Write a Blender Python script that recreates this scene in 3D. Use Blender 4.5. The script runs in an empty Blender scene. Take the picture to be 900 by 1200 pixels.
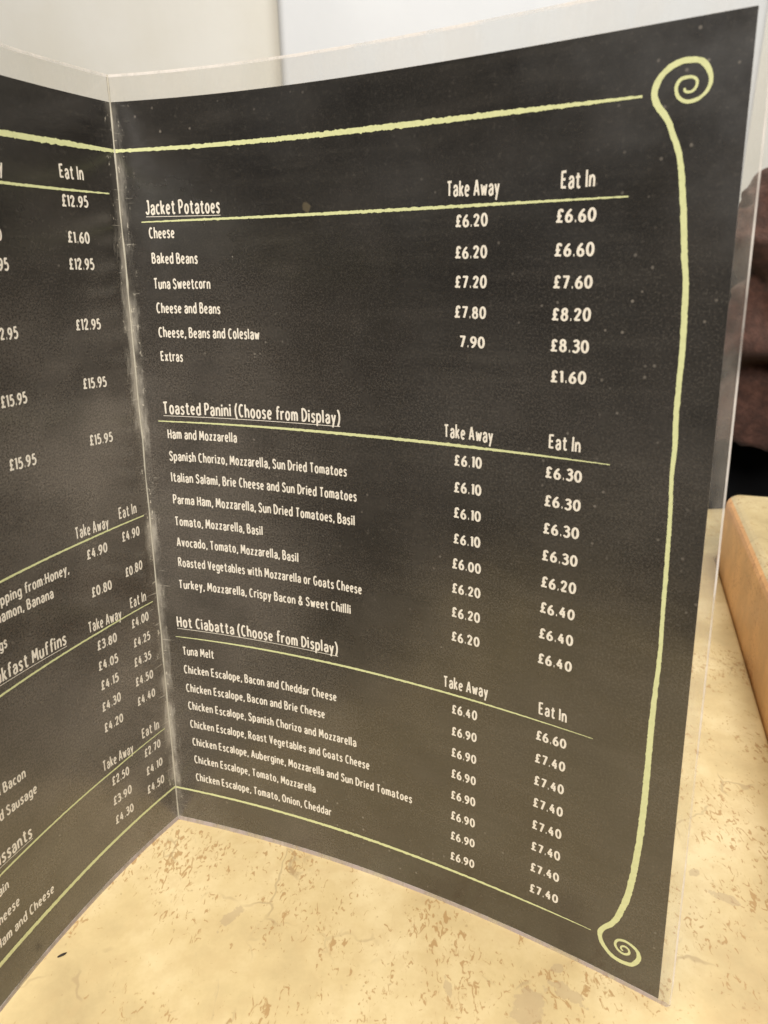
import bpy, math, random
from mathutils import Vector, noise
from mathutils.geometry import delaunay_2d_cdt
random.seed(7)
PI = math.pi
C = bpy.context.scene.collection
scene = bpy.context.scene

# ------------------------------------------------------------------ camera
CAM = (0.09437, -0.24537, 0.23892); YAW, PITCH, ROLL, FPX = 0.01637, 0.35169, -0.01624, 779.611
def cam_axes():
    f = Vector((math.sin(YAW)*math.cos(PITCH), math.cos(YAW)*math.cos(PITCH), -math.sin(PITCH)))
    r = Vector((math.cos(YAW), -math.sin(YAW), 0)); u = r.cross(f)
    return r*math.cos(ROLL)+u*math.sin(ROLL), -r*math.sin(ROLL)+u*math.cos(ROLL), f
_r, _u, _f = cam_axes()
cd = bpy.data.cameras.new('camera'); cam = bpy.data.objects.new('camera', cd); C.objects.link(cam)
from mathutils import Matrix
m = Matrix((( _r.x, _u.x, -_f.x), (_r.y, _u.y, -_f.y), (_r.z, _u.z, -_f.z))).to_4x4()
m.translation = Vector(CAM); cam.matrix_world = m
cd.sensor_fit = 'VERTICAL'; cd.sensor_height = 36; cd.lens = FPX/1200*36
cd.clip_start = 0.01; cd.clip_end = 50
cd.dof.use_dof = True; cd.dof.focus_distance = 0.27; cd.dof.aperture_fstop = 16
scene.camera = cam

# ------------------------------------------------------------------ light
w = bpy.data.worlds.new('World'); scene.world = w; w.use_nodes = True
bg = w.node_tree.nodes['Background']; bg.inputs[0].default_value = (0.9, 0.88, 0.84, 1); bg.inputs[1].default_value = 0.08
def area(name, loc, target, size, power, col, sy=None):
    d = bpy.data.lights.new(name, 'AREA'); d.energy = power; d.color = col; d.size = size
    if sy: d.shape = 'RECTANGLE'; d.size_y = sy
    o = bpy.data.objects.new(name, d); C.objects.link(o); o.location = loc
    o.rotation_euler = (Vector(target)-Vector(loc)).to_track_quat('-Z', 'Y').to_euler(); return o
area('ceiling_lamp', (0.06, -0.08, 0.85), (0.06, -0.02, 0), 0.20, 2.3, (1.0, 0.78, 0.47))
area('room_light', (0.10, -1.30, 1.45), (0.1, 0.0, 0.15), 0.9, 47.0, (1.0, 0.95, 0.90))
area('wall_fill', (0.7, 0.1, 1.7), (0.3, 1.1, 0.6), 0.6, 15.0, (0.96, 0.98, 1.0))  # added fill that brightens the wall, not a visible lamp
vs = scene.view_settings; scene.display_settings.display_device = 'sRGB'
vs.view_transform = 'Standard'; vs.look = 'None'; vs.exposure = 0.0; vs.gamma = 1.0; vs.use_curve_mapping = False

# ------------------------------------------------------------------ helpers
def tag(o, label=None, cat=None, group=None, kind=None):
    for k, v in (('label', label), ('category', cat), ('group', group), ('kind', kind)):
        if v: o[k] = v
    return o
def empty(name, loc=(0, 0, 0)):
    o = bpy.data.objects.new(name, None); o.empty_display_size = .02; C.objects.link(o); o.location = loc; return o
def obj(name, verts, faces, mats, parent=None, smooth=True, mi=None, uv=None):
    me = bpy.data.meshes.new(name); me.from_pydata([tuple(v) for v in verts], [], faces)
    for mt in (mats if isinstance(mats, (list, tuple)) else [mats]): me.materials.append(mt)
    if mi: me.polygons.foreach_set('material_index', mi)
    if smooth: me.polygons.foreach_set('use_smooth', [True]*len(faces))
    if uv:
        lay = me.uv_layers.new(name='UVMap')
        for l in me.loops: lay.data[l.index].uv = uv[l.vertex_index]
    me.update()
    o = bpy.data.objects.new(name, me); C.objects.link(o)
    if parent: o.parent = parent; 
    return o

# ------------------------------------------------------------------ node helpers
def mat(name):
    mt = bpy.data.materials.new(name); mt.use_nodes = True
    nt = mt.node_tree; b = nt.nodes['Principled BSDF']; return mt, nt, b
def nd(nt, typ, **kw):
    n = nt.nodes.new(typ)
    for k, v in kw.items():
        if k in n.inputs: n.inputs[k].default_value = v
        else: setattr(n, k, v)
    return n
def lk(nt, a, b): nt.links.new(a, b)
def noise_n(nt, vec, scale, detail=4, rough=.55, dist=0.0):
    n = nd(nt, 'ShaderNodeTexNoise'); n.inputs['Scale'].default_value = scale; n.inputs['Detail'].default_value = detail
    n.inputs['Roughness'].default_value = rough; n.inputs['Distortion'].default_value = dist
    if vec is not None: lk(nt, vec, n.inputs['Vector'])
    return n.outputs['Fac']
def ramp(nt, fac, stops):
    r = nd(nt, 'ShaderNodeValToRGB'); e = r.color_ramp.elements
    while len(e) < len(stops): e.new(0.5)
    for i, (p, c) in enumerate(stops):
        e[i].position = p; e[i].color = c if len(c) == 4 else (*c, 1)
    lk(nt, fac, r.inputs[0]); return r.outputs[0]
def ss(nt, fac, a, b, lo=0.0, hi=1.0):
    r = nd(nt, 'ShaderNodeMapRange', interpolation_type='SMOOTHSTEP')
    r.inputs['From Min'].default_value = a; r.inputs['From Max'].default_value = b
    r.inputs['To Min'].default_value = lo; r.inputs['To Max'].default_value = hi
    lk(nt, fac, r.inputs['Value']); return r.outputs['Result']
def mth(nt, op, a, b=None, clamp=False):
    n = nd(nt, 'ShaderNodeMath', operation=op, use_clamp=clamp)
    for i, x in enumerate((a, b)):
        if x is None: continue
        if isinstance(x, (int, float)): n.inputs[i].default_value = x
        else: lk(nt, x, n.inputs[i])
    return n.outputs[0]
def mix(nt, fac, a, b, typ='MIX'):
    n = nd(nt, 'ShaderNodeMix', data_type='RGBA', blend_type=typ)
    for s, x in ((n.inputs[0], fac), (n.inputs[6], a), (n.inputs[7], b)):
        if isinstance(x, (int, float)): s.default_value = x
        elif isinstance(x, tuple): s.default_value = (*x, 1) if len(x) == 3 else x
        else: lk(nt, x, s)
    return n.outputs[2]
def scaled(nt, vec, s, rot=0.0, loc=(0, 0, 0)):
    n = nd(nt, 'ShaderNodeMapping'); lk(nt, vec, n.inputs['Vector'])
    n.inputs['Scale'].default_value = s; n.inputs['Rotation'].default_value = (0, 0, rot); n.inputs['Location'].default_value = loc
    return n.outputs[0]
def bump(nt, b, h, strength, dist):
    n = nd(nt, 'ShaderNodeBump'); n.inputs['Strength'].default_value = strength; n.inputs['Distance'].default_value = dist
    lk(nt, h, n.inputs['Height']); lk(nt, n.outputs[0], b.inputs['Normal'])

# ------------------------------------------------------------------ materials
def marble(name='cream_marble', tint=None):
    mt, nt, b = mat(name)
    g = nd(nt, 'ShaderNodeNewGeometry').outputs['Position']
    base = ramp(nt, noise_n(nt, g, 14, 7, .65), [(.36, (.45, .355, .19)), (.5, (.565, .455, .245)), (.64, (.66, .555, .33))])
    fine = noise_n(nt, g, 120, 4, .6)
    base = mix(nt, ss(nt, fine, .45, .70, 0, .38), base, (.50, .38, .20))
    # clusters decide where flecks gather
    cl = noise_n(nt, g, 22, 3, .5)
    v1 = scaled(nt, g, (430, 240, 350), rot=-.75)
    f1 = noise_n(nt, v1, 1.0, 3.5, .55, 1.3)
    thr = mth(nt, 'ADD', f1, mth(nt, 'MULTIPLY', mth(nt, 'SUBTRACT', cl, .5), .55))
    base = mix(nt, ss(nt, thr, .60, .68, 0, .80), base, (.36, .22, .09))
    v2 = scaled(nt, g, (190, 85, 140), rot=-.6, loc=(3, 1, 0))
    f2 = noise_n(nt, v2, 1.0, 5, .62, 1.2)
    base = mix(nt, ss(nt, f2, .65, .74, 0, .38), base, (.40, .31, .19))
    v3 = scaled(nt, g, (420, 420, 420), loc=(7, 2, 0))
    base = mix(nt, ss(nt, noise_n(nt, v3, 1.0, 1, .5), .72, .78, 0, .5), base, (.34, .24, .12))
    # hairline cracks, only in places
    wv = nd(nt, 'ShaderNodeVectorMath', operation='ADD'); lk(nt, g, wv.inputs[0])
    nn = nd(nt, 'ShaderNodeTexNoise'); nn.inputs['Scale'].default_value = 45; nn.inputs['Detail'].default_value = 3; lk(nt, g, nn.inputs['Vector'])
    sc = nd(nt, 'ShaderNodeVectorMath', operation='SCALE'); lk(nt, nn.outputs['Color'], sc.inputs[0]); sc.inputs['Scale'].default_value = .022
    lk(nt, sc.outputs[0], wv.inputs[1])
    vo = nd(nt, 'ShaderNodeTexVoronoi', feature='DISTANCE_TO_EDGE'); vo.inputs['Scale'].default_value = 26; lk(nt, wv.outputs[0], vo.inputs['Vector'])
    cr = mth(nt, 'MULTIPLY', ss(nt, vo.outputs['Distance'], .004, .018, 1, 0), ss(nt, noise_n(nt, scaled(nt, g, (1, 1, 1), loc=(4, 4, 4)), 30, 2), .54, .62))
    base = mix(nt, mth(nt, 'MULTIPLY', cr, .6), base, (.36, .27, .15))
    # a few larger worn grey-brown patches with their own ragged outline
    rag = noise_n(nt, g, 230, 4, .6)
    for (x, y, sx, sy, rt) in PATCHES:
        mp = nd(nt, 'ShaderNodeMapping', vector_type='TEXTURE'); lk(nt, g, mp.inputs['Vector'])
        mp.inputs['Location'].default_value = (x, y, -.002); mp.inputs['Rotation'].default_value = (0, 0, rt); mp.inputs['Scale'].default_value = (sx, sy, 1)
        ln = nd(nt, 'ShaderNodeVectorMath', operation='LENGTH'); lk(nt, mp.outputs[0], ln.inputs[0])
        d = mth(nt, 'ADD', ln.outputs['Value'], mth(nt, 'MULTIPLY', mth(nt, 'SUBTRACT', rag, .5), 2.6))
        base = mix(nt, ss(nt, d, .8, 1.0, .50, 0), base, (.38, .29, .18))
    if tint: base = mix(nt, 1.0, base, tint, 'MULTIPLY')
    lk(nt, base, b.inputs['Base Color'])
    b.inputs['Roughness'].default_value = .38; b.inputs['Specular IOR Level'].default_value = .35
    bump(nt, b, noise_n(nt, g, 400, 3), .10, .0006)
    return mt
PATCHES = [(.1445, -.0890, .0085, .0050, .7), (.1590, -.0850, .0060, .0028, -.7), (.117, -.0815, .0016, .0050, .1),
           (.158, -.076, .0030, .0016, .3), (.233, -.050, .0060, .0022, -.5), (.226, -.038, .0028, .0018, .4), (.034, -.052, .0022, .006, -.6), (.245, .105, .004, .0015, .4)]
def board():
    mt, nt, b = mat('blackboard_print')
    uv = nd(nt, 'ShaderNodeUVMap').outputs[0]
    sep = nd(nt, 'ShaderNodeSeparateXYZ'); lk(nt, uv, sep.inputs[0]); U, V = sep.outputs[0], sep.outputs[1]
    col = ramp(nt, noise_n(nt, uv, 28, 6, .62), [(.3, (.009, .008, .007)), (.5, (.016, .0145, .0125)), (.75, (.028, .025, .022))])
    streak = noise_n(nt, scaled(nt, uv, (18, 150, 1)), 1, 4, .6)
    col = mix(nt, ss(nt, streak, .45, .8, 0, .35), col, (.050, .045, .038))
    grain = noise_n(nt, uv, 1500, 2, .7)
    col = mix(nt, mth(nt, 'MULTIPLY', ss(nt, grain, .45, .75, 0, .5), mth(nt, 'MULTIPLY', ss(nt, noise_n(nt, uv, 24, 4), .3, .7, .35, 1), ss(nt, V, .29, .18, .35, 1))), col, (.095, .086, .074))
    blot = noise_n(nt, uv, 520, 5, .8)
    col = mix(nt, ss(nt, blot, .52, .72, 0, .3), col, (.10, .09, .076))
    # greyed, rubbed laminate towards the fold; greying below also paints in table reflection
    lf = mth(nt, 'LESS_THAN', U, -.001)
    au = mth(nt, 'ABSOLUTE', mth(nt, 'ADD', U, mth(nt, 'MULTIPLY', lf, .0137)))
    V = mth(nt, 'SUBTRACT', V, mth(nt, 'MULTIPLY', lf, .4))
    rub = mth(nt, 'MULTIPLY', ss(nt, au, .004, .13, 1, .25), ss(nt, V, .28, .16, .03, 1))
    rubn = noise_n(nt, scaled(nt, uv, (1, 1, 1), loc=(.3, .2, 0)), 16, 5, .6)
    rub = mth(nt, 'MULTIPLY', rub, ss(nt, rubn, .32, .66, .35, 1))
    col = mix(nt, mth(nt, 'MULTIPLY', mth(nt, 'MULTIPLY', rub, ss(nt, grain, .35, .65, .45, 1.4)), mth(nt, 'ADD', .21, mth(nt, 'MULTIPLY', lf, .12))), col, (.42, .37, .31))
    # fold wear
    fn = noise_n(nt, scaled(nt, uv, (520, 90, 1)), 1, 6, .75)
    fw = mth(nt, 'MULTIPLY', ss(nt, mth(nt, 'ADD', au, mth(nt, 'MULTIPLY', mth(nt, 'SUBTRACT', fn, .5), .010)), .0003, .0042, 1, 0), ss(nt, noise_n(nt, uv, 35, 3), .40, .60, .10, 1))
    col = mix(nt, mth(nt, 'MULTIPLY', mth(nt, 'MULTIPLY', fw, ss(nt, V, .29, .20, .5, 1)), .60), col, (.52, .49, .42))
    fl = noise_n(nt, scaled(nt, uv, (560, 300, 1)), 1, 4, .65)
    flk = mth(nt, 'MULTIPLY', ss(nt, fl, .60, .68), ss(nt, au, .0012, .0055, 1, 0))
    col = mix(nt, mth(nt, 'MULTIPLY', flk, .8), col, (.62, .58, .48))
    sn = noise_n(nt, scaled(nt, uv, (90, 1100, 1), rot=.12), 1, 3, .6)
    col = mix(nt, mth(nt, 'MULTIPLY', mth(nt, 'MULTIPLY', ss(nt, sn, .64, .70), ss(nt, au, .001, .008, 1, 0)), .6), col, (.55, .52, .44))
    # dust specks
    vo = nd(nt, 'ShaderNodeTexVoronoi'); vo.inputs['Scale'].default_value = 110; lk(nt, uv, vo.inputs['Vector'])
    sc_ = nd(nt, 'ShaderNodeSeparateColor'); lk(nt, vo.outputs['Color'], sc_.inputs[0])
    spk = mth(nt, 'MULTIPLY', ss(nt, vo.outputs['Distance'], .015, .045, 1, 0), ss(nt, sc_.outputs[0], .93, .95))
    col = mix(nt, mth(nt, 'MULTIPLY', spk, .5), col, (.60, .56, .48))
    vo = nd(nt, 'ShaderNodeTexVoronoi'); vo.inputs['Scale'].default_value = 420; lk(nt, uv, vo.inputs['Vector'])
    sc_ = nd(nt, 'ShaderNodeSeparateColor'); lk(nt, vo.outputs['Color'], sc_.inputs[0])
    spk = mth(nt, 'MULTIPLY', mth(nt, 'MULTIPLY', ss(nt, vo.outputs['Distance'], .10, .26, 1, 0), ss(nt, sc_.outputs[0], .86, .92)), ss(nt, noise_n(nt, scaled(nt, uv, (1, 1, 1), loc=(.7, .1, 0)), 13, 3), .45, .7))
    col = mix(nt, mth(nt, 'MULTIPLY', spk, .55), col, (.30, .27, .23))
    for (su, sv, sr, k, c) in ((.0760, .2590, .0017, .45, (.16, .13, .075)), ):
        mp = nd(nt, 'ShaderNodeMapping', vector_type='TEXTURE'); lk(nt, uv, mp.inputs['Vector'])
        mp.inputs['Location'].default_value = (su, sv, 0); mp.inputs['Scale'].default_value = (sr, sr, 1)
        ln = nd(nt, 'ShaderNodeVectorMath', operation='LENGTH'); lk(nt, mp.outputs[0], ln.inputs[0])
        dd_ = mth(nt, 'ADD', ln.outputs['Value'], mth(nt, 'MULTIPLY', mth(nt, 'SUBTRACT', noise_n(nt, uv, 500, 3), .5), 1.2))
        col = mix(nt, ss(nt, dd_, .6, 1.1, k, 0), col, c)
    lk(nt, col, b.inputs['Base Color'])
    smear = noise_n(nt, scaled(nt, uv, (1, 1, 1), loc=(1, 3, 0)), 20, 5, .6)
    lk(nt, ss(nt, smear, .3, .7, .17, .36), b.inputs['Roughness'])
    b.inputs['IOR'].default_value = 1.9; b.inputs['Coat Weight'].default_value = .25; b.inputs['Coat Roughness'].default_value = .14
    bump(nt, b, noise_n(nt, uv, 34, 2, .5), .35, .0009)
    return mt
def ink(name, col, var):
    mt, nt, b = mat(name)
    g = nd(nt, 'ShaderNodeNewGeometry').outputs['Position']
    c = mix(nt, ss(nt, noise_n(nt, g, 700, 3), .40, .70, 0, .5), col, var)
    lk(nt, c, b.inputs['Base Color']); b.inputs['Roughness'].default_value = .32; b.inputs['Specular IOR Level'].default_value = .5
    return mt
def film(name, haze, hcol):
    mt, nt, b = mat(name); nt.nodes.remove(b); out = nt.nodes['Material Output']
    g = nd(nt, 'ShaderNodeNewGeometry').outputs['Position']
    tr = nd(nt, 'ShaderNodeBsdfTransparent'); tr.inputs[0].default_value = (.97, .97, .96, 1)
    df = nd(nt, 'ShaderNodeBsdfDiffuse'); df.inputs[0].default_value = (*hcol, 1)
    tl = nd(nt, 'ShaderNodeBsdfTranslucent'); tl.inputs[0].default_value = (*hcol, 1)
    gl = nd(nt, 'ShaderNodeBsdfGlossy'); gl.inputs['Roughness'].default_value = .10
    a = nd(nt, 'ShaderNodeMixShader'); a.inputs[0].default_value = .4; lk(nt, df.outputs[0], a.inputs[1]); lk(nt, tl.outputs[0], a.inputs[2])
    m1 = nd(nt, 'ShaderNodeMixShader'); lk(nt, ss(nt, noise_n(nt, scaled(nt, g, (1, 1, .35)), 90, 6, .65), .35, .65, haze*.45, haze*1.6), m1.inputs[0]); lk(nt, tr.outputs[0], m1.inputs[1]); lk(nt, a.outputs[0], m1.inputs[2])
    m2 = nd(nt, 'ShaderNodeMixShader'); fr = nd(nt, 'ShaderNodeLayerWeight')
    lk(nt, mth(nt, 'ADD', mth(nt, 'MULTIPLY', mth(nt, 'POWER', fr.outputs['Facing'], 4.0), .5), .035, True), m2.inputs[0])
    lk(nt, m1.outputs[0], m2.inputs[1]); lk(nt, gl.outputs[0], m2.inputs[2]); lk(nt, m2.outputs[0], out.inputs[0])
    return mt
def plaster(name, c1, c2):
    mt, nt, b = mat(name)
    g = nd(nt, 'ShaderNodeNewGeometry').outputs['Position']
    c = mix(nt, ss(nt, noise_n(nt, g, 5, 5), .35, .7), c1, c2)
    c = mix(nt, ss(nt, noise_n(nt, scaled(nt, g, (6, 6, 1.5)), 1, 5), .55, .8, 0, .35), c, tuple(x*.9 for x in c1))
    lk(nt, c, b.inputs['Base Color']); b.inputs['Roughness'].default_value = .6
    bump(nt, b, noise_n(nt, g, 90, 4), .2, .001)
    return mt
def fleece():
    mt, nt, b = mat('brown_fleece')
    g = nd(nt, 'ShaderNodeNewGeometry').outputs['Position']
    n = noise_n(nt, g, 60, 6, .7)
    c = ramp(nt, n, [(.3, (.016, .005, .003)), (.5, (.055, .021, .013)), (.75, (.125, .054, .037))])
    lk(nt, c, b.inputs['Base Color']); b.inputs['Roughness'].default_value = .9
    b.inputs['Sheen Weight'].default_value = .3; b.inputs['Sheen Roughness'].default_value = .5; b.inputs['Sheen Tint'].default_value = (.8, .6, .5, 1)
    bump(nt, b, noise_n(nt, g, 240, 5, .7), .7, .004)
    return mt
def plain(name, col, rough, spec=.5, nscale=40):
    mt, nt, b = mat(name)
    g = nd(nt, 'ShaderNodeNewGeometry').outputs['Position']
    c = mix(nt, noise_n(nt, g, nscale, 4), tuple(x*.75 for x in col), tuple(min(1, x*1.2) for x in col))
    lk(nt, c, b.inputs['Base Color']); b.inputs['Roughness'].default_value = rough; b.inputs['Specular IOR Level'].default_value = spec
    return mt
M_MARBLE = marble(); M_EDGE = marble('orange_tinted_marble', (1.35, .92, .66)); M_BOARD = board()
M_TEXT = ink('cream_ink', (.74, .70, .61), (.62, .57, .48))
M_YEL = ink('pale_yellow_ink', (.60, .63, .34), (.51, .54, .28))
M_FILM = film('clear_laminate', .065, (.88, .83, .77)); M_RIM = film('laminate_rim', .50, (.95, .92, .90)); M_FOOT = film('laminate_foot', .62, (.60, .52, .52))
M_BACK = plain('page_back_print', (.03, .027, .024), .4)
M_WALL = plaster('cream_wall_paint', (.74, .71, .62), (.79, .77, .70)); M_PIL = plaster('white_pillar_paint', (.74, .75, .75), (.78, .79, .79))
M_FLEECE = fleece(); M_DARK = plain('black_upholstery', (.006, .006, .007), .7, .2)
M_FLOOR = plain('dark_floor', (.06, .045, .035), .6); M_CRUMB = plain('dark_crumb', (.02, .013, .008), .7)
M_CREASE = plain('whitened_fold', (.42, .40, .33), .5, .5, 500)
M_METAL = plain('dark_leg_metal', (.03, .03, .03), .4)

# ------------------------------------------------------------------ page surfaces (metres along the page)
W, H = .210, .297
LEAN = (0.00557, 0.11909)
PG = [dict(b=(-0.28377, -0.31435, 0.00370), t=(-0.18696, -0.84343, 0.46750), g=(-0.00070, -0.00124), cap=(9, 9), s=1),
      dict(b=(-0.98560, -0.77486, 0.31843), t=(-1.00809, -0.68201, -0.17029), g=(-0.00136, -0.00029), cap=(.46, .33), s=-1)]
def _curve(a, cap, n=128):
    xs, ys = [0.0], [0.0]; hs = []
    for i in range(n+1):
        t = min(i/n, cap); hs.append(a[0]+a[1]*t+a[2]*t*t)
    for i in range(n):
        xs.append(xs[-1]+(math.cos(hs[i])+math.cos(hs[i+1]))/2*W/n); ys.append(ys[-1]+(math.sin(hs[i])+math.sin(hs[i+1]))/2*W/n)
    return xs, ys, hs[0], hs[-1]
for p in PG: p['cb'] = _curve(p['b'], p['cap'][0]); p['ct'] = _curve(p['t'], p['cap'][1])
def _samp(c, s):
    xs, ys, h0, h1 = c; n = len(xs)-1
    if s <= 0: return s*W*math.cos(h0), s*W*math.sin(h0)
    if s >= 1: return xs[-1]+(s-1)*W*math.cos(h1), ys[-1]+(s-1)*W*math.sin(h1)
    k = s*n; i = min(int(k), n-1); f = k-i
    return xs[i]*(1-f)+xs[i+1]*f, ys[i]*(1-f)+ys[i+1]*f
def P0(pg, u, v):
    p = PG[pg]; s = u/W; k = v/H
    xb, yb = _samp(p['cb'], s); xt, yt = _samp(p['ct'], s)
    x = (xb*(1-k)+xt*k)*p['s']; y = yb*(1-k)+yt*k
    return Vector((x+LEAN[0]*v, y+LEAN[1]*v, v+p['g'][0]*u+p['g'][1]*u*u/W))
def PN(pg, u, v):
    e = .0005
    n = (P0(pg, u+e, v)-P0(pg, u-e, v)).cross(P0(pg, u, v+e)-P0(pg, u, v-e)).normalized()
    return n if pg == 0 else -n
def P(pg, u, v, d=0.0):
    q = P0(pg, u, v)
    return q if d == 0 else q+PN(pg, u, v)*d
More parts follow.
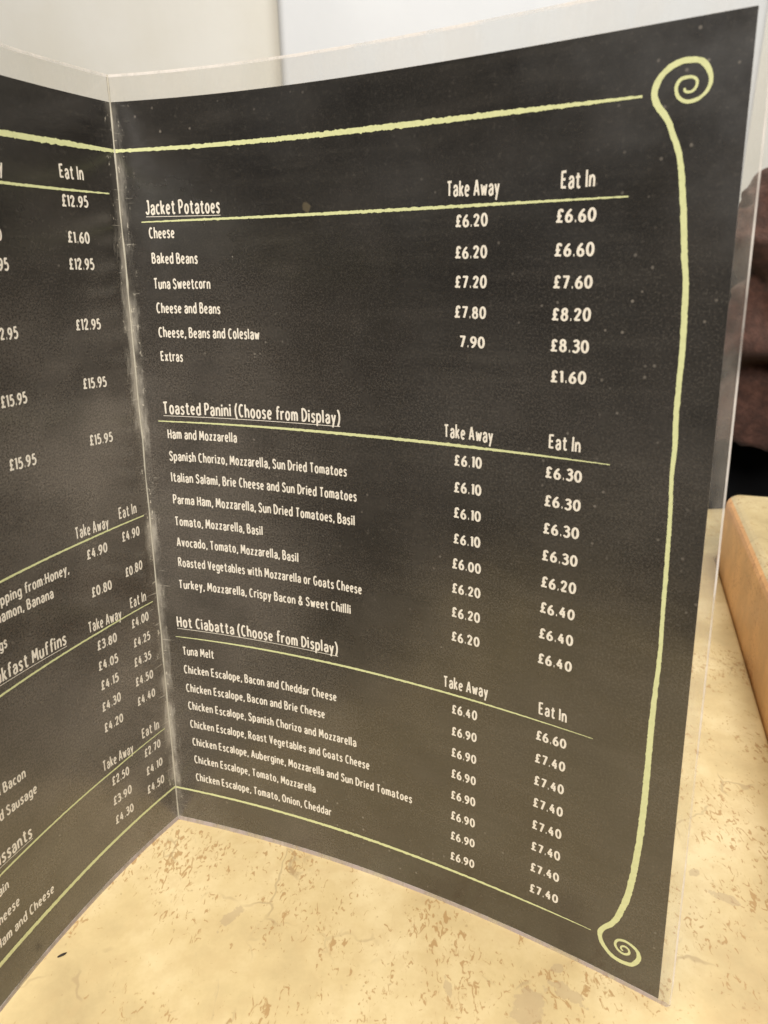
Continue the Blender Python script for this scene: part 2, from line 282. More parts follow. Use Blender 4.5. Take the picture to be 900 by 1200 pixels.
TEXTS = [
(0,'P','£6.20',130.8,250.8,141.4,250.8),
(0,'P','£6.60',162.6,250.8,174.0,250.8),
(0,'P','£6.20',130.8,241.6,141.4,241.6),
(0,'P','£6.60',162.6,241.6,174.0,241.6),
(0,'P','£7.20',130.8,232.8,141.4,232.8),
(0,'P','£7.60',162.6,232.8,174.0,232.8),
(0,'P','£7.80',130.8,223.7,141.4,223.7),
(0,'P','£8.20',162.6,223.7,174.0,223.7),
(0,'P','7.90',132.6,214.7,141.2,214.7),
(0,'P','£8.30',162.6,214.7,174.0,214.7),
(0,'P','£1.60',163.0,205.6,173.6,205.6),
(0,'P','£6.10',131.2,175.9,141.0,175.9),
(0,'P','£6.30',162.6,175.9,174.0,175.9),
(0,'P','£6.10',131.2,166.7,141.0,166.7),
(0,'P','£6.30',162.6,166.7,174.0,166.7),
(0,'P','£6.10',131.2,157.7,141.0,157.7),
(0,'P','£6.30',162.6,157.7,174.0,157.7),
(0,'P','£6.10',131.2,148.6,141.0,148.6),
(0,'P','£6.30',162.6,148.6,174.0,148.6),
(0,'P','£6.00',130.8,139.4,141.4,139.4),
(0,'P','£6.20',162.6,139.4,174.0,139.4),
(0,'P','£6.20',130.8,130.4,141.4,130.4),
(0,'P','£6.40',162.6,130.4,174.0,130.4),
(0,'P','£6.20',130.8,121.3,141.4,121.3),
(0,'P','£6.40',162.6,121.3,174.0,121.3),
(0,'P','£6.20',130.8,112.1,141.4,112.1),
(0,'P','£6.40',162.6,112.1,174.0,112.1),
(0,'P','£6.40',131.2,83.2,141.0,83.2),
(0,'P','£6.60',163.0,83.2,173.6,83.2),
(0,'P','£6.90',131.2,74.2,141.0,74.2),
(0,'P','£7.40',163.0,74.2,173.6,74.2),
(0,'P','£6.90',131.2,65.2,141.0,65.2),
(0,'P','£7.40',163.0,65.2,173.6,65.2),
(0,'P','£6.90',131.2,56.2,141.0,56.2),
(0,'P','£7.40',163.0,56.2,173.6,56.2),
(0,'P','£6.90',131.2,47.0,141.0,47.0),
(0,'P','£7.40',163.0,47.0,173.6,47.0),
(0,'P','£6.90',131.2,37.9,141.0,37.9),
(0,'P','£7.40',163.0,37.9,173.6,37.9),
(0,'P','£6.90',131.2,28.9,141.0,28.9),
(0,'P','£7.40',163.0,28.9,173.6,28.9),
(0,'P','£6.90',131.2,19.7,141.0,19.7),
(0,'P','£7.40',163.0,19.7,173.6,19.7),
(0,'H','Jacket Potatoes',10.4,259.1,41.2,258.7),
(0,'I','Cheese',11.0,250.7,21.6,250.8),
(0,'I','Baked Beans',11.2,241.9,30.5,241.6),
(0,'I','Tuna Sweetcorn',11.1,232.8,35.1,232.7),
(0,'I','Cheese and Beans',11.4,224.0,38.7,223.8),
(0,'I','Cheese, Beans and Coleslaw',11.4,215.0,54.7,214.8),
(0,'I','Extras',11.5,206.1,21.1,206.0),
(0,'H','Toasted Panini (Choose from Display)',10.5,185.7,87.0,185.9),
(0,'I','Ham and Mozzarella',11.6,175.9,42.4,175.9),
(0,'I','Spanish Chorizo, Mozzarella, Sun Dried Tomatoes',11.5,167.0,89.2,167.0),
(0,'I','Italian Salami, Brie Cheese and Sun Dried Tomatoes',11.5,158.4,93.1,158.1),
(0,'I','Parma Ham, Mozzarella, Sun Dried Tomatoes, Basil',11.5,149.3,92.1,148.9),
(0,'I','Tomato, Mozzarella, Basil',11.5,140.1,51.7,139.8),
(0,'I','Avocado, Tomato, Mozzarella, Basil',11.5,131.2,67.2,130.9),
(0,'I','Roasted Vegetables with Mozzarella or Goats Cheese',11.4,122.4,94.4,122.4),
(0,'I','Turkey, Mozzarella, Crispy Bacon & Sweet Chillli',10.8,112.7,89.5,113.4),
(0,'H','Hot Ciabatta (Choose from Display)',8.3,95.1,83.3,95.3),
(0,'I','Tuna Melt',9.9,82.3,25.0,82.6),
(0,'I','Chicken Escalope, Bacon and Cheddar Cheese',9.7,73.6,82.1,74.7),
(0,'I','Chicken Escalope, Bacon and Brie Cheese',10.0,64.8,76.5,65.7),
(0,'I','Chicken Escalope, Spanish Chorizo and Mozzarella',10.3,56.3,90.5,56.5),
(0,'I','Chicken Escalope, Roast Vegetables and Goats Cheese',10.5,47.4,96.2,47.9),
(0,'I','Chicken Escalope, Aubergine, Mozzarella and Sun Dried Tomatoes',10.9,38.7,114.8,38.8),
(0,'I','Chicken Escalope, Tomato, Mozzarella',11.1,29.8,70.8,29.5),
(0,'I','Chicken Escalope, Tomato, Onion, Cheddar',11.1,20.8,78.0,20.5),
(0,'C','Take Away',127.7,259.8,145.1,259.2),
(0,'C','Eat In',163.6,259.8,173.3,259.7),
(0,'C','Take Away',127.3,185.2,144.8,184.8),
(0,'C','Eat In',163.2,185.3,173.2,185.1),
(0,'C','Take Away',127.7,93.1,145.1,93.4),
(0,'C','Eat In',163.6,93.2,173.4,93.1),
(1,'C','Take Away',None,0.000,46.3,268.8),
(1,'C','Eat In',24.6,269.8,14.7,269.8),
(1,'P','£12.95',25.0,260.7,14.0,261.0),
(1,'P','£1.60',None,0.000,50.0,249.0),
(1,'P','£1.60',24.2,249.0,15.0,248.9),
(1,'P','£12.95',None,0.000,48.9,240.1),
(1,'P','£12.95',24.9,240.1,14.2,240.0),
(1,'P','£12.95',None,0.000,48.8,219.1),
(1,'P','£12.95',25.0,219.5,14.1,219.2),
(1,'P','£15.95',None,0.000,48.6,198.2),
(1,'P','£15.95',24.8,198.8,14.2,198.2),
(1,'P','£15.95',59.0,177.7,48.2,177.3),
(1,'P','£15.95',24.7,178.0,14.1,177.4),
(1,'C','Take Away',35.9,145.8,20.2,145.1),
(1,'C','Eat In',15.1,146.6,6.3,146.5),
(1,'P','£4.90',31.9,136.3,22.2,136.1),
(1,'P','£4.90',14.7,137.1,5.9,137.1),
(1,'I','topping from:Honey,',None,0.039,40.5,134.7),
(1,'I','Cinnamon, Banana',None,0.071,48.4,128.8),
(1,'P','£0.80',31.7,121.1,22.0,120.7),
(1,'P','£0.80',14.9,122.3,6.2,122.7),
(1,'I','Eggs',None,0.000,69.5,121.3),
(1,'C','Take Away',35.2,108.2,18.9,106.6),
(1,'C','Eat In',14.2,108.7,5.9,108.5),
(1,'H','Breakfast Muffins',None,0.049,45.5,109.3),
(1,'P','£3.80',32.1,99.3,22.4,98.5),
(1,'P','£4.00',14.5,99.9,5.6,99.9),
(1,'P','£4.05',32.6,90.8,22.9,89.7),
(1,'P','£4.25',14.5,91.3,5.8,91.1),
(1,'P','£4.15',32.5,82.3,23.7,81.7),
(1,'P','£4.35',15.2,82.9,6.3,82.5),
(1,'P','£4.30',33.2,73.3,23.7,73.0),
(1,'P','£4.50',15.6,74.2,6.3,73.6),
(1,'P','£4.20',33.3,64.3,23.7,63.6),
(1,'P','£4.40',15.7,65.3,6.2,64.9),
(1,'C','Eat In',15.2,49.6,5.8,48.9),
(1,'C','Take Away',36.3,48.8,20.3,46.7),
(1,'P','£2.50',32.7,39.5,23.7,38.7),
(1,'P','£2.70',15.0,40.2,6.1,40.0),
(1,'P','£3.90',33.2,30.6,23.5,29.7),
(1,'P','£4.10',14.9,31.3,6.0,31.0),
(1,'P','£4.30',33.2,21.6,23.5,20.9),
(1,'P','£4.50',15.4,22.5,6.0,22.1),
(1,'I','and Bacon',None,0.117,70.0,72.0),
(1,'I','and Sausage',None,0.090,66.4,63.0),
(1,'H','Croissants',None,0.059,70.9,48.6),
(1,'I','Plain',None,0.000,83.0,38.7),
(1,'I','Cheese',None,0.000,79.9,28.7),
(1,'I','Ham and Cheese',None,0.040,65.4,19.6)]
# ------------------------------------------------------------------ setting
def box(x0, x1, y0, y1, z0, z1):
    v = [(x, y, z) for z in (z0, z1) for y in (y0, y1) for x in (x0, x1)]
    return v, [(0, 2, 3, 1), (4, 5, 7, 6), (0, 1, 5, 4), (2, 6, 7, 3), (0, 4, 6, 2), (1, 3, 7, 5)]
def bevel(o, wd, seg=3):
    b = o.modifiers.new('b', 'BEVEL'); b.width = wd; b.segments = seg; b.limit_method = 'ANGLE'; return o
tag(obj('floor', *box(-3, 4, -3, 1.1, -.82, -.76), M_FLOOR, smooth=False), kind='structure')
tag(obj('wall', *box(-3, 4, 1.10, 1.22, -.76, 2.4), M_WALL, smooth=False), kind='structure', label='cream painted wall behind the menu', )
pl = obj('pillar', *box(-.047, .775, 1.072, 1.097, -.758, 2.39), M_PIL, smooth=False); bevel(pl, .012, 6)
tag(pl, 'smooth white pillar with rounded corner on the cream wall behind the menu', 'pillar')

# table: slab with tapered underside legs below the frame
ED = Vector((.0790, .2137, 0)).normalized(); EN = Vector((ED.y, -ED.x, 0)); A = Vector((.3064, .0500, 0))
def slab(outline, z0, z1):
    n = len(outline)
    v = [(x, y, z0) for x, y in outline]+[(x, y, z1) for x, y in outline]
    return v, [tuple(range(n-1, -1, -1)), tuple(range(n, 2*n))]+[(i, (i+1) % n, n+(i+1) % n, n+i) for i in range(n)]
def on(t, off=0): q = A+ED*t+EN*off; return (q.x, q.y)
tb = empty('cafe_table', (0, 0, -.76)); tag(tb, 'cream marble table top with brown flecks that the open menu stands on', 'table')
o = obj('tabletop', *slab([(-.42, -.42), on(-.48, -.0005), on(.226, -.0005), on(.2455, -.0005), (.50, .30), (.50, .40), (-.42, .40)], -.030, -.002), M_MARBLE, tb, smooth=False); bevel(o, .002)
o.location = (0, 0, .76)
for (x, y) in ((-.36, -.36), (.06, -.36), (.30, .21), (-.36, .21)):
    v, f = box(x-.02, x+.02, y-.02, y+.02, 0, .7298)
    bevel(obj('leg', v, f, M_METAL, tb, smooth=False), .003)
ld = empty('marble_ledge', (A.x, A.y, -.76)); tag(ld, 'raised cream marble ledge with orange side along the table edge', 'ledge')
o = obj('ledge_block', *slab([on(-.48), on(-.48, .55), on(.262, .55), on(.246)], -.10, .058), [M_MARBLE, M_EDGE], ld, smooth=False, mi=[0, 0, 0, 0, 0, 1])  # side face takes the marble multiplied by an orange tint
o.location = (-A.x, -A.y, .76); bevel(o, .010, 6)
o = obj('base', *slab([on(-.46, .05), on(-.46, .5), on(.20, .5), on(.20, .05)], -.758, -.10), M_DARK, ld, smooth=False); o.location = (-A.x, -A.y, .76)

# ------------------------------------------------------------------ seat and jacket beyond the table
ch = empty('upholstered_chair', (.78, .70, -.76)); tag(ch, 'black upholstered chair in shadow under the brown jacket beyond the ledge', 'chair')
def rel(o, e): o.location = -e.location; return o
o = rel(obj('backrest', *box(.52, 1.02, .70, .78, -.30, .26), M_DARK, ch, smooth=True), ch); bevel(o, .03, 5)
o = rel(obj('seat', *box(.50, 1.04, .34, .69, -.34, -.24), M_DARK, ch, smooth=True), ch); bevel(o, .03, 5)
for x in (.54, 1.0):
    for y in (.38, .74):
        v, f = box(x-.018, x+.018, y-.018, y+.018, -.758, -.341); rel(obj('leg', v, f, M_METAL, ch, smooth=False), ch)
# jacket: a closed lumpy body with deep folds
v, f = [], []; NU, NV = 150, 130
for j in range(NV+1):
    th = PI*j/NV
    for i in range(NU):
        ph = 2*PI*i/NU
        d = Vector((math.sin(th)*math.cos(ph), math.sin(th)*math.sin(ph), math.cos(th)))
        e = Vector([math.copysign(abs(c)**.72, c) for c in d])
        p = Vector((.752+e.x*.215, .640+e.y*.052, .178+e.z*.196))
        q = Vector((p.x*6, p.y*5, p.z*13+p.x*3)); q2 = Vector((p.x*17+3, p.y*14, p.z*30))
        k = noise.noise(q)*.026+(.35-abs(noise.noise(q*1.3+Vector((5, 2, 1))))**.6)*.050+noise.noise(q2)*.009+noise.noise(p*75)*.003+.016*math.sin(p.z*62+p.x*9+4*noise.noise(Vector((p.x*7, 1, p.z*9))))
        v.append(p+d*k)
for j in range(NV):
    for i in range(NU):
        a, b_ = j*NU+i, j*NU+(i+1) % NU; f.append((a, a+NU, b_+NU, b_))
jk = obj('jacket', v, f, M_FLEECE); tag(jk, 'brown fleece jacket bunched over the dark chair at the right edge', 'jacket')

# ------------------------------------------------------------------ the menu
MENU = empty('laminated_menu', (0, 0, -.002)); tag(MENU, 'open laminated cafe menu with black printed pages standing on the marble table', 'menu')
OFF = Vector((0, 0, .002))
MT, MR, MB = .0088, .0043, .0020      # clear margins: top, fore edge, bottom
TH = .00035
def build_page(pg, label):
    nu, nv = 72, 48
    v, uv, f, mi = [], [], [], []
    for side in (0, 1):
        for j in range(nv+1):
            for i in range(nu+1):
                u, w_ = W*i/nu, H*j/nv
                v.append(P(pg, u, w_, -TH*side)+OFF); uv.append((u if pg == 0 else -u-.0137, w_+.4*pg))
    n1 = (nu+1)*(nv+1); fl = pg == 1
    def add(q, m):
        f.append(q[::-1] if fl else q); mi.append(m)
    for j in range(nv):
        for i in range(nu):
            a = j*(nu+1)+i; b_ = a+nu+1
            add((a, a+1, b_+1, b_), 0); add((n1+a, n1+b_, n1+b_+1, n1+a+1), 1)
    base = list(v); dupm = {}
    def dv(k):
        if k not in dupm: dupm[k] = len(v); v.append(base[k]); uv.append(uv[k])
        return dupm[k]
    _add = add
    def add(q, m): _add(tuple(dv(k) for k in q), m)
    for i in range(nu):
        add((i, n1+i, n1+i+1, i+1), 1); a = nv*(nu+1)+i; add((a, a+1, n1+a+1, n1+a), 1)
    for j in range(nv):
        a = j*(nu+1); b_ = a+nu+1; add((a, b_, n1+b_, n1+a), 1)
        a += nu; b_ += nu; add((a, n1+a, n1+b_, b_), 1)
    pgo = obj('page', v, f, [M_BOARD, M_BACK], MENU, mi=mi, uv=uv); pgo['label'] = label
    # clear margin: one closed sheet round three sides
    us = [0.0]+[W*i/40 for i in range(1, 41)]+[W+MR*k/8 for k in range(1, 9)]
    vs_ = [-MB+MB*k/6 for k in range(7)]+[H*j/40 for j in range(1, 41)]+[H+MT*k/10 for k in range(1, 11)]
    def rc(u, w_):
        r = .0034
        for (cx, cy, s) in ((W+MR-r, H+MT-r, 1), (W+MR-r, -MB+r, -1)):
            if u > cx and (w_-cy)*s > 0:
                dx, dy = u-cx, w_-cy; L = max(abs(dx), abs(dy)); q = math.hypot(dx, dy)
                if q > 0: return cx+dx*L/q, cy+dy*L/q
        return u, w_
    mv = {}; mvs, mf, mm = [], [], []; cells = set()
    for i in range(len(us)-1):
        for j in range(len(vs_)-1):
            uc, vc = (us[i]+us[i+1])/2, (vs_[j]+vs_[j+1])/2
            if not (uc < W and 0 < vc < H): cells.add((i, j))
    def vid(i, j, s):
        k = (i, j, s)
        if k not in mv:
            u, w_ = rc(us[i], vs_[j])
            mv[k] = len(mvs); mvs.append(P(pg, u, w_, .00012 if s == 0 else -.00047)+OFF)
        return mv[k]
    def addm(q, m): mf.append(q[::-1] if fl else q); mm.append(m)
    for (i, j) in cells:
        addm((vid(i, j, 0), vid(i+1, j, 0), vid(i+1, j+1, 0), vid(i, j+1, 0)), 2 if vs_[j+1] < 1e-6 else (1 if i == len(us)-2 or j == len(vs_)-2 else 0))  # outermost cells whitened: the edge's bright refraction line put into the colour
        addm((vid(i, j, 1), vid(i, j+1, 1), vid(i+1, j+1, 1), vid(i+1, j, 1)), 0)
        for (di, dj, a, b_) in ((0, -1, (i, j), (i+1, j)), (1, 0, (i+1, j), (i+1, j+1)), (0, 1, (i+1, j+1), (i, j+1)), (-1, 0, (i, j+1), (i, j))):
            if (i+di, j+dj) not in cells:
                if i == 0 and di == -1: continue
                addm((vid(*b_, 0), vid(*a, 0), vid(*a, 1), vid(*b_, 1)), 1)
    mo = obj('clear_margin', mvs, mf, [M_FILM, M_RIM, M_FOOT], pgo, mi=mm, smooth=False)
    return pgo
PAGES = [build_page(0, 'right page with three price lists and a pale scroll line'), build_page(1, 'left page, cut by the photo edge, with prices beside the fold')]

# fold: a thin ragged ridge of whitened film
v, f = [], []; n = 260; K = 6
for i in range(n+1):
    w_ = -MB*.6+(H+MT+MB*.6)*i/n
    r = .00022+.00022*max(0, noise.noise(Vector((w_*160, 3, 0)))+.25)
    c = P0(0, 0, w_)+OFF+Vector((0, -.0001, 0))
    c.x += .00025*noise.noise(Vector((w_*60, 9, 0)))
    for k in range(K):
        a = 2*PI*k/K; v.append(c+Vector((math.cos(a)*r*1.3, math.sin(a)*r, 0)))
for i in range(n):
    for k in range(K):
        a, b_ = i*K+k, i*K+(k+1) % K; f.append((a, b_, b_+K, a+K))
obj('fold_crease', v, f, M_CREASE, MENU)

# ------------------------------------------------------------------ printed marks
def union(polys):
    vs_, fs = [], []
    for q in polys:
        fs.append(list(range(len(vs_), len(vs_)+len(q)))); vs_ += [Vector(p) for p in q]
    ov, oe, of, _, _, orig = delaunay_2d_cdt(vs_, [], fs, 1, 1e-5)
    return [tuple(p) for p in ov], [tuple(t) for t, g in zip(of, orig) if g]
def disc(c, r, n=8): return [(c[0]+r*math.cos(2*PI*i/n+.2), c[1]+r*math.sin(2*PI*i/n+.2)) for i in range(n)]
def stroke(pts, w0, w1=None):
    out = []; n = len(pts); w1 = w0 if w1 is None else w1
    for i in range(n-1):
        (x0, y0), (x1, y1) = pts[i], pts[i+1]; L = math.hypot(x1-x0, y1-y0)
        if L < 1e-6: continue
        nx, ny = -(y1-y0)/L, (x1-x0)/L
        a = (w0+(w1-w0)*i/(n-1))/2; b_ = (w0+(w1-w0)*(i+1)/(n-1))/2
        out.append([(x0-nx*a, y0-ny*a), (x1-nx*b_, y1-ny*b_), (x1+nx*b_, y1+ny*b_), (x0+nx*a, y0+ny*a)])
        if i: out.append(disc(pts[i], a*.99))
    return out
def arc(cx, cy, rx, ry, a0, a1, n=14):
    return [(cx+rx*math.cos(math.radians(a0+(a1-a0)*i/n)), cy+ry*math.sin(math.radians(a0+(a1-a0)*i/n))) for i in range(n+1)]
def sp(*p, n=5):
    q = [p[0]]+list(p)+[p[-1]]; out = []
    for i in range(1, len(q)-2):
        for k in range(n):
            t = k/n; r = []
            for c in (0, 1):
                a, b_, c_, d = q[i-1][c], q[i][c], q[i+1][c], q[i+2][c]
                r.append(.5*((2*b_)+(-a+c_)*t+(2*a-5*b_+4*c_-d)*t*t+(-a+3*b_-3*c_+d)*t**3))
            out.append(tuple(r))
    return out+[p[-1]]
def L(*p): return list(p)
BOWL = (.165, .335, .165, .325)
def bw(a0, a1): return arc(*BOWL, a0, a1)
GL = {  # advance width, strokes on the centre line (cap height 1)
 'a': (.31, [sp((.03, .55), (.10, .67), (.25, .65), (.31, .48), (.31, 0)), sp((.31, .41), (.13, .37), (.01, .2), (.09, .02), (.22, .03), (.31, .18))]),
 'b': (.33, [bw(-142, 142), L((.0, 1.03), (.005, 0))]),
 'c': (.28, [bw(48, 312)]),
 'd': (.33, [bw(38, 322), L((.335, 1.03), (.33, 0))]),
 'e': (.31, [L((.02, .33), (.31, .375)), arc(.16, .34, .16, .325, 8, 316)]),
 'f': (.25, [sp((.28, .99), (.18, 1.01), (.115, .84), (.11, .0)), L((0, .66), (.26, .68))]),
 'g': (.33, [bw(38, 322), sp((.33, .69), (.335, .1), (.32, -.16), (.2, -.27), (.02, -.2))]),
 'h': (.31, [L((.01, 1.03), (0, 0)), sp((.01, .44), (.1, .63), (.23, .64), (.31, .46), (.31, 0))]),
 'i': (.03, [L((.0, .69), (0, 0)), L((0, .80), (.005, .96))]),
 'k': (.28, [L((.0, 1.03), (0, 0)), L((.27, .69), (.01, .28)), L((.09, .40), (.29, 0))]),
 'l': (.03, [L((.0, 1.03), (0, 0))]),
 'm': (.50, [L((0, .69), (0, 0)), sp((.0, .46), (.07, .63), (.17, .65), (.25, .5), (.25, 0)), sp((.25, .46), (.32, .63), (.42, .65), (.50, .48), (.50, 0))]),
 'n': (.31, [L((0, .69), (0, 0)), sp((.0, .44), (.1, .63), (.23, .64), (.31, .46), (.31, 0))]),
 'o': (.33, [arc(.165, .335, .165, .33, 0, 360, 18)]),
 'p': (.33, [bw(-142, 142), L((0, .69), (.0, -.30))]),
 'r': (.21, [L((0, .69), (0, 0)), sp((0, .42), (.07, .6), (.23, .65))]),
 's': (.26, [sp((.25, .59), (.15, .67), (.03, .58), (.05, .43), (.2, .30), (.25, .15), (.15, .0), (0, .06))]),
 't': (.28, [sp((.13, .92), (.12, .2), (.17, .03), (.28, .05)), L((-.02, .66), (.29, .69))]),
 'u': (.31, [sp((0, .69), (0, .22), (.08, .02), (.21, .04), (.31, .24)), L((.31, .69), (.315, 0))]),
 'v': (.30, [L((0, .69), (.15, 0)), L((.30, .69), (.15, 0))]),
 'w': (.46, [L((0, .69), (.11, 0)), L((.11, 0), (.23, .60)), L((.23, .60), (.34, 0)), L((.34, 0), (.46, .69))]),
 'x': (.29, [L((0, .69), (.29, 0)), L((.28, .69), (0, 0))]),
 'y': (.31, [L((0, .69), (.165, .05)), L((.31, .70), (.07, -.31))]),
 'z': (.28, [L((0, .63), (.27, .64), (.01, .05), (.29, .055))]),
 'A': (.42, [L((0, 0), (.20, 1.0)), L((.22, 1.0), (.42, 0)), L((.07, .30), (.36, .30))]),
 'B': (.36, [L((0, 1.0), (.0, 0)), sp((.0, .98), (.22, .97), (.30, .78), (.2, .57), (.0, .53)), sp((.1, .54), (.3, .48), (.36, .25), (.24, .04), (.0, .03))]),
 'C': (.36, [arc(.20, .5, .20, .48, 52, 308)]),
 'D': (.38, [L((0, 1.0), (0, .0)), sp((.0, .97), (.2, .93), (.37, .68), (.37, .34), (.2, .06), (0, .03))]),
 'E': (.32, [L((0, 1.0), (.0, 0)), L((0, .95), (.31, .97)), L((0, .51), (.26, .52)), L((0, .05), (.32, .05))]),
 'G': (.40, [arc(.21, .5, .21, .48, 52, 300), L((.24, .42), (.41, .44)), L((.39, .45), (.37, .08))]),
 'H': (.37, [L((0, 1.0), (0, 0)), L((.37, 1.0), (.37, 0)), L((0, .5), (.37, .52))]),
 'I': (.02, [L((.01, 1.0), (.01, 0))]),
 'J': (.26, [sp((.25, 1.0), (.25, .25), (.18, .03), (.06, .02), (-.02, .13)), L((.10, .96), (.27, .96))]),
 'M': (.50, [L((0, 0), (.05, 1.0)), L((.05, 1.0), (.25, .28)), L((.25, .28), (.45, 1.0)), L((.45, 1.0), (.50, 0))]),
 'O': (.42, [arc(.21, .5, .21, .48, 0, 360, 22)]),
 'P': (.33, [L((0, 1.0), (.0, 0)), sp((.0, .96), (.22, .97), (.33, .76), (.24, .50), (.0, .44))]),
 'R': (.35, [L((0, 1.0), (.0, 0)), sp((.0, .96), (.22, .97), (.32, .77), (.23, .55), (.0, .48)), L((.15, .5), (.36, 0))]),
 'S': (.33, [sp((.32, .84), (.22, .97), (.07, .93), (.01, .74), (.12, .57), (.27, .42), (.32, .22), (.22, .04), (.08, .03), (0, .15))]),
 'T': (.38, [L((0, .93), (.38, .96)), L((.18, .94), (.18, 0))]),
 'V': (.38, [L((0, 1.0), (.19, 0)), L((.38, 1.0), (.19, 0))]),
 '0': (.36, [arc(.18, .47, .18, .45, 0, 360, 20)]),
 '1': (.10, [L((0, .80), (.11, .94)), L((.10, .96), (.10, 0))]),
 '2': (.34, [sp((.02, .74), (.08, .90), (.21, .92), (.31, .76), (.24, .50), (.02, .06)), L((.0, .05), (.35, .055))]),
 '3': (.32, [sp((.02, .84), (.15, .93), (.28, .83), (.28, .64), (.11, .52)), sp((.12, .52), (.28, .45), (.33, .26), (.24, .05), (.11, .01), (0, .1))]),
 '4': (.38, [L((.24, .94), (.0, .29)), L((.0, .27), (.38, .29)), L((.27, .64), (.26, 0))]),
 '5': (.32, [L((.30, .91), (.07, .90), (.04, .52)), sp((.04, .52), (.18, .58), (.31, .44), (.31, .2), (.17, .02), (.0, .07))]),
 '6': (.34, [arc(.175, .27, .165, .25, 0, 360, 16), sp((.27, .92), (.1, .68), (.01, .38), (.03, .2))]),
 '7': (.34, [L((0, .90), (.34, .90), (.12, 0))]),
 '8': (.34, [arc(.17, .70, .135, .21, 0, 360, 16), arc(.17, .25, .165, .24, 0, 360, 16)]),
 '9': (.34, [arc(.165, .65, .165, .25, 0, 360, 16), sp((.31, .72), (.33, .5), (.24, .22), (.07, 0))]),
 '£': (.34, [sp((.33, .80), (.24, .93), (.12, .85), (.11, .6), (.13, .25), (.0, .05)), L((0, .05), (.17, .08), (.36, .05)), L((.0, .46), (.28, .47))]),
 '.': (.02, [L((-.01, .07), (.05, .07))]),
 ',': (.03, [L((.05, .12), (-.02, -.14))]),
 ':': (.02, [L((-.01, .07), (.05, .07)), L((-.01, .55), (.05, .55))]),
 '(': (.14, [sp((.15, 1.08), (.02, .75), (.0, .3), (.12, -.18))]),
 ')': (.14, [sp((0, 1.08), (.13, .75), (.14, .3), (.0, -.18))]),
 '&': (.46, [sp((.44, .02), (.2, .48), (.09, .72), (.17, .93), (.29, .84), (.26, .64), (.06, .38), (.01, .2), (.1, .02), (.26, .03), (.42, .4))]),
}
SB = .235; SPACE = .27
_gc = {}
def glyph(ch, wt):
    k = (ch, wt)
    if k not in _gc:
        polys = []
        for s in GL[ch][1]: polys += stroke(s, wt*(1.15 if ch in '.:' else 1))
        _gc[k] = union(polys)
    return _gc[k]
def nat_width(s):
    x = 0
    for c in s: x += SPACE if c == ' ' else GL[c][0]+SB
    return x-SB
NAME = {'H': 'section_heading', 'I': 'item_name', 'C': 'column_heading', 'P': 'price'}
CAPH = {'H': .0046, 'I': .0036, 'C': .0043, 'P': .0036}; WT = {'H': .155, 'I': .160, 'C': .155, 'P': .168}
NATW = {'H': .0045, 'I': .0036, 'C': .0037, 'P': .0039}
def put_text(pg, kind, s, u1, v1, u2, v2):
    """u1,v1 -> u2,v2: the ends of the baseline in mm on the page (u counts from the fold)"""
    ch = CAPH[kind]; nw = nat_width(s); sgn = 1 if pg == 0 else -1
    if pg == 1 and kind == 'P': ch = .0038
    if u1 is None:
        slope = v1; wd = nw*NATW[kind]; u2 /= 1000; v2 /= 1000; u1 = u2-sgn*wd; v1 = v2+slope*wd
    else: u1, v1, u2, v2 = u1/1000, v1/1000, u2/1000, v2/1000; wd = abs(u2-u1)
    inset = ch*.07; sc = (wd-2*inset)/nw; x = inset; vs_, fs = [], []
    for c in s:
        if c == ' ': x += SPACE*sc; continue
        gv, gf = glyph(c, WT[kind]); b0 = len(vs_); jt = random.uniform(-.02, .02); js = random.uniform(.965, 1.035); jr = random.uniform(-.025, .025)
        for (gx, gy) in gv:
            gx += jr*gy; t = (x+gx*sc)/wd; vs_.append(P(pg, u1+sgn*(x+gx*sc), v1+(v2-v1)*t+(gy*js+jt)*ch, .00006)+OFF)
        for t in gf: fs.append(tuple(b0+i for i in (t if pg == 0 else t[::-1])))
        x += (GL[c][0]+SB)*sc
    o = obj(NAME[kind], vs_, fs, M_TEXT, PAGES[pg], smooth=False)
    if kind in 'HI': o['label'] = 'lettering reading %s' % s
    if kind == 'H': strip(pg, [(u1*1000, (v1-.0009)*1000, .22), (u2*1000, (v2-.0009)*1000, .22)], 'underline', M_TEXT, .03, 40)
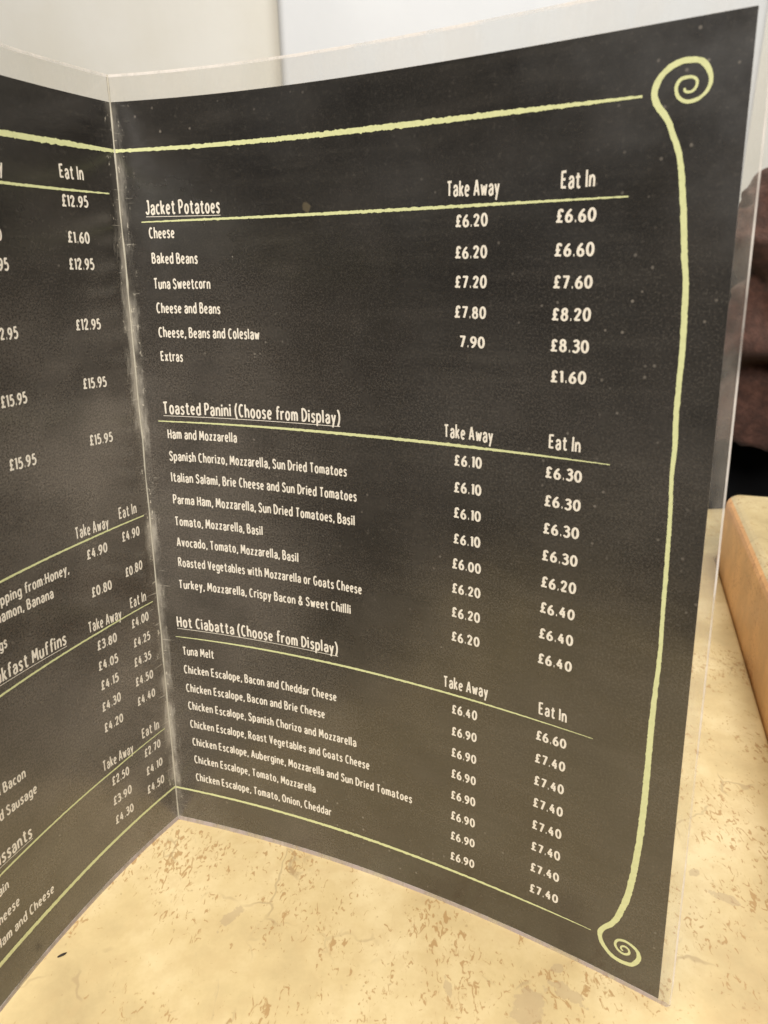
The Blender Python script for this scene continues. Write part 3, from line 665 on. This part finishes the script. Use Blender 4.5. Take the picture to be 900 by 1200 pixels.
def strip(pg, pts, name, m_, rag=.12, n=None, dd=.00009, spline=False, seed=0):
    """ragged brush line through (u, v, width) in mm, laid on the page"""
    q = []
    if spline:
        for i in range(len(pts)-1):
            a, b_, c, d = pts[max(i-1, 0)], pts[i], pts[i+1], pts[min(i+2, len(pts)-1)]
            k = max(3, int(math.hypot(c[0]-b_[0], c[1]-b_[1])/.45))
            for j in range(k):
                t = j/k; q.append(tuple(.5*((2*b_[w_])+(-a[w_]+c[w_])*t+(2*a[w_]-5*b_[w_]+4*c[w_]-d[w_])*t*t+(-a[w_]+3*b_[w_]-3*c[w_]+d[w_])*t**3) for w_ in range(3)))
        q.append(pts[-1])
    else:
        tot = abs(pts[-1][0]-pts[0][0]); n = n or int(tot/.35)
        for i in range(n+1):
            t = i/n; u = pts[0][0]+(pts[-1][0]-pts[0][0])*t; k = 0
            while k < len(pts)-2 and (pts[k+1][0]-u)*(pts[-1][0]-pts[0][0]) < 0: k += 1
            f_ = (u-pts[k][0])/(pts[k+1][0]-pts[k][0]); q.append(tuple(pts[k][w_]+(pts[k+1][w_]-pts[k][w_])*f_ for w_ in range(3)))
    vs_, fs = [], []
    q = [(a_, b_, c_*(.88 if m_ is M_YEL else 1)) for a_, b_, c_ in q]
    for i, (u, w_, wd) in enumerate(q):
        a, b_ = q[max(i-1, 0)], q[min(i+1, len(q)-1)]; dx, dy = b_[0]-a[0], b_[1]-a[1]; l = math.hypot(dx, dy) or 1
        nx, ny = -dy/l, dx/l; s_ = i*.35
        def rg(k):
            z = noise.noise(Vector((s_*.55+k*30, seed, k)))*1.0+noise.noise(Vector((s_*1.7+k*50, seed+7, k)))*.8
            return (z if abs(z) > .18 else z*.3)*rag*(wd+.25)
        h1, h2 = wd/2+rg(1), wd/2+rg(2)
        vs_.append(P(pg, (u+nx*h1)/1000, (w_+ny*h1)/1000, dd)+OFF); vs_.append(P(pg, (u-nx*h2)/1000, (w_-ny*h2)/1000, dd)+OFF)
    flip = pg == 1
    for i in range(len(q)-1):
        a = 2*i; t = (a, a+1, a+3, a+2); fs.append(t[::-1] if flip else t)
    return obj(name, vs_, fs, m_, PAGES[pg], smooth=False)

for t in TEXTS: put_text(*t)
# rules under the headings (pale, thin at the ends), border lines and the scroll
strip(0, [(8.3, 256.4, .45), (30, 256.6, .8), (90, 256.7, 1.15), (140, 256.7, 1.0), (182.6, 256.6, .45)], 'rule_line', M_YEL, .20, seed=1)
strip(0, [(8.0, 182.6, .5), (90, 182.5, 1.15), (130, 182.6, 1.1), (160, 182.6, .7), (182.2, 182.5, .3)], 'rule_line', M_YEL, .16, seed=2)
strip(0, [(7.1, 90.3, .35), (40, 90.6, .8), (90, 90.8, 1.0), (140, 90.7, .8), (182.4, 90.3, .25)], 'rule_line', M_YEL, .14, seed=3)
strip(1, [(4.3, 266.2, .5), (25, 266.1, .95), (70, 266.0, 1.0), (190, 266, .5)], 'rule_line', M_YEL, .18, seed=4)
strip(1, [(3.0, 144.3, .6), (30, 143.8, .8), (69, 143.6, .9), (190, 143, .6)], 'rule_line', M_YEL, .12, seed=5)
strip(1, [(2.7, 106.7, .5), (30, 106.2, .8), (76, 106.4, .9), (190, 106.4, .6)], 'rule_line', M_YEL, .12, seed=6)
strip(1, [(3.0, 46.9, .5), (30, 45.8, .8), (60, 45.9, .9), (87, 46.0, .9), (190, 46.2, .6)], 'rule_line', M_YEL, .12, seed=7)
strip(0, [(.1, 280.9, 1.2), (31, 280.9, 1.5), (106, 281.2, 2.0), (145, 281.1, 1.7), (184.5, 280.7, .7)], 'border_line', M_YEL, .20, seed=8)
strip(1, [(.1, 280.9, 1.3), (21, 280.9, 2.1), (45, 280.5, 2.1), (185, 280.6, 1.0)], 'border_line', M_YEL, .18, seed=9)
strip(0, [(.1, 15.2, 1.0), (89, 14.9, 1.4), (130, 14.6, 1.2), (160, 14.6, .9), (186, 14.9, .3)], 'border_line', M_YEL, .16, seed=10)
strip(1, [(.1, 15.6, 1.1), (66, 14.6, 1.9), (92, 14.8, 2.0), (185, 15, 1.0)], 'border_line', M_YEL, .12, seed=11)
SCROLL = [(194.76,281.36,.6),(195.12,280.52,.7),(196.47,280.35,.73),(197.47,281.18,.8),(197.71,282.52,.72),(196.91,283.47,.8),(195.45,283.84,.88),(193.68,283.39,.96),(192.8,281.78,1.0),(193.25,279.81,1.0),(194.82,278.4,1.03),(196.83,278.16,.99),(198.74,278.79,.97),(200.21,280.15,1.0),(200.91,282.09,1.07),(200.55,284.16,1.35),(199.32,286.18,1.64),(198.01,287.15,1.51),(196.03,287.57,1.59),(193.52,287.52,1.65),(190.7,286.38,1.72),(188.64,284.41,1.78),(187.66,282.44,1.83),(187.66,279.97,1.91),(188.77,277.71,1.9),(190.64,275.37,1.74),(191.94,273.1,1.66),(193.11,270.12,1.65),(194.25,267.51,1.68),(195.3,263.81,1.68),(196.81,253.65,1.79),(198.19,240.92,1.81),(199.06,234.42,1.71),(199.38,226.72,1.83),(199.68,216.61,1.74),(199.55,207.38,1.66),(199.54,197.93,1.68),(199.9,190.73,1.58),(199.77,180.86,1.27),(200.22,170.84,1.29),(200.49,153.95,1.44),(200.58,140.47,1.35),(200.79,126.58,1.39),(200.41,113.5,1.7),(200.15,101.55,2.0),(200.13,87.8,2.1),(199.92,68.71,2.3),(199.23,53.57,2.35),(197.68,37.77,2.4),(195.47,28.12,2.3),(193.23,22.2,2.1),(190.23,18.3,2.0),(189.08,15.44,1.9),(190.01,11.92,1.8),(193.19,8.64,1.7),(196.8,7.75,1.7),(200.52,8.62,1.75),(202.57,12.24,1.75),(202.1,14.84,1.45),(200.28,16.26,1.25),(197.65,16.84,1.15),(195.38,15.99,1.0),(194.46,13.98,1.0),(195.46,12.09,1.0),(197.43,11.38,1.0),(199.12,12.28,1.0),(199.31,13.7,.9),(198.09,14.7,.85),(196.68,14.07,.75),(196.63,12.94,.7),(197.35,12.65,.6)]
strip(0, SCROLL, 'scroll_ornament', M_YEL, .10, spline=True, seed=12)

# ------------------------------------------------------------------ crumb on the table
v, f = [], []
for j in range(7):
    for i in range(10):
        th, ph = PI*j/6, 2*PI*i/10; r = 1+.25*noise.noise(Vector((i*.9, j*.8, 2)))
        v.append((math.sin(th)*math.cos(ph)*.0017*r, math.sin(th)*math.sin(ph)*.0005*r, .0004+math.cos(th)*.0004))
for j in range(6):
    for i in range(10): f.append((j*10+i, (j+1)*10+i, (j+1)*10+(i+1) % 10, j*10+(i+1) % 10))
cr = obj('crumb', v, f, M_CRUMB); cr.location = (-.0264, -.0653, -.002); cr.rotation_euler = (0, 0, .5)
tag(cr, 'tiny dark crumb on the marble near the left page of the menu', 'crumb')
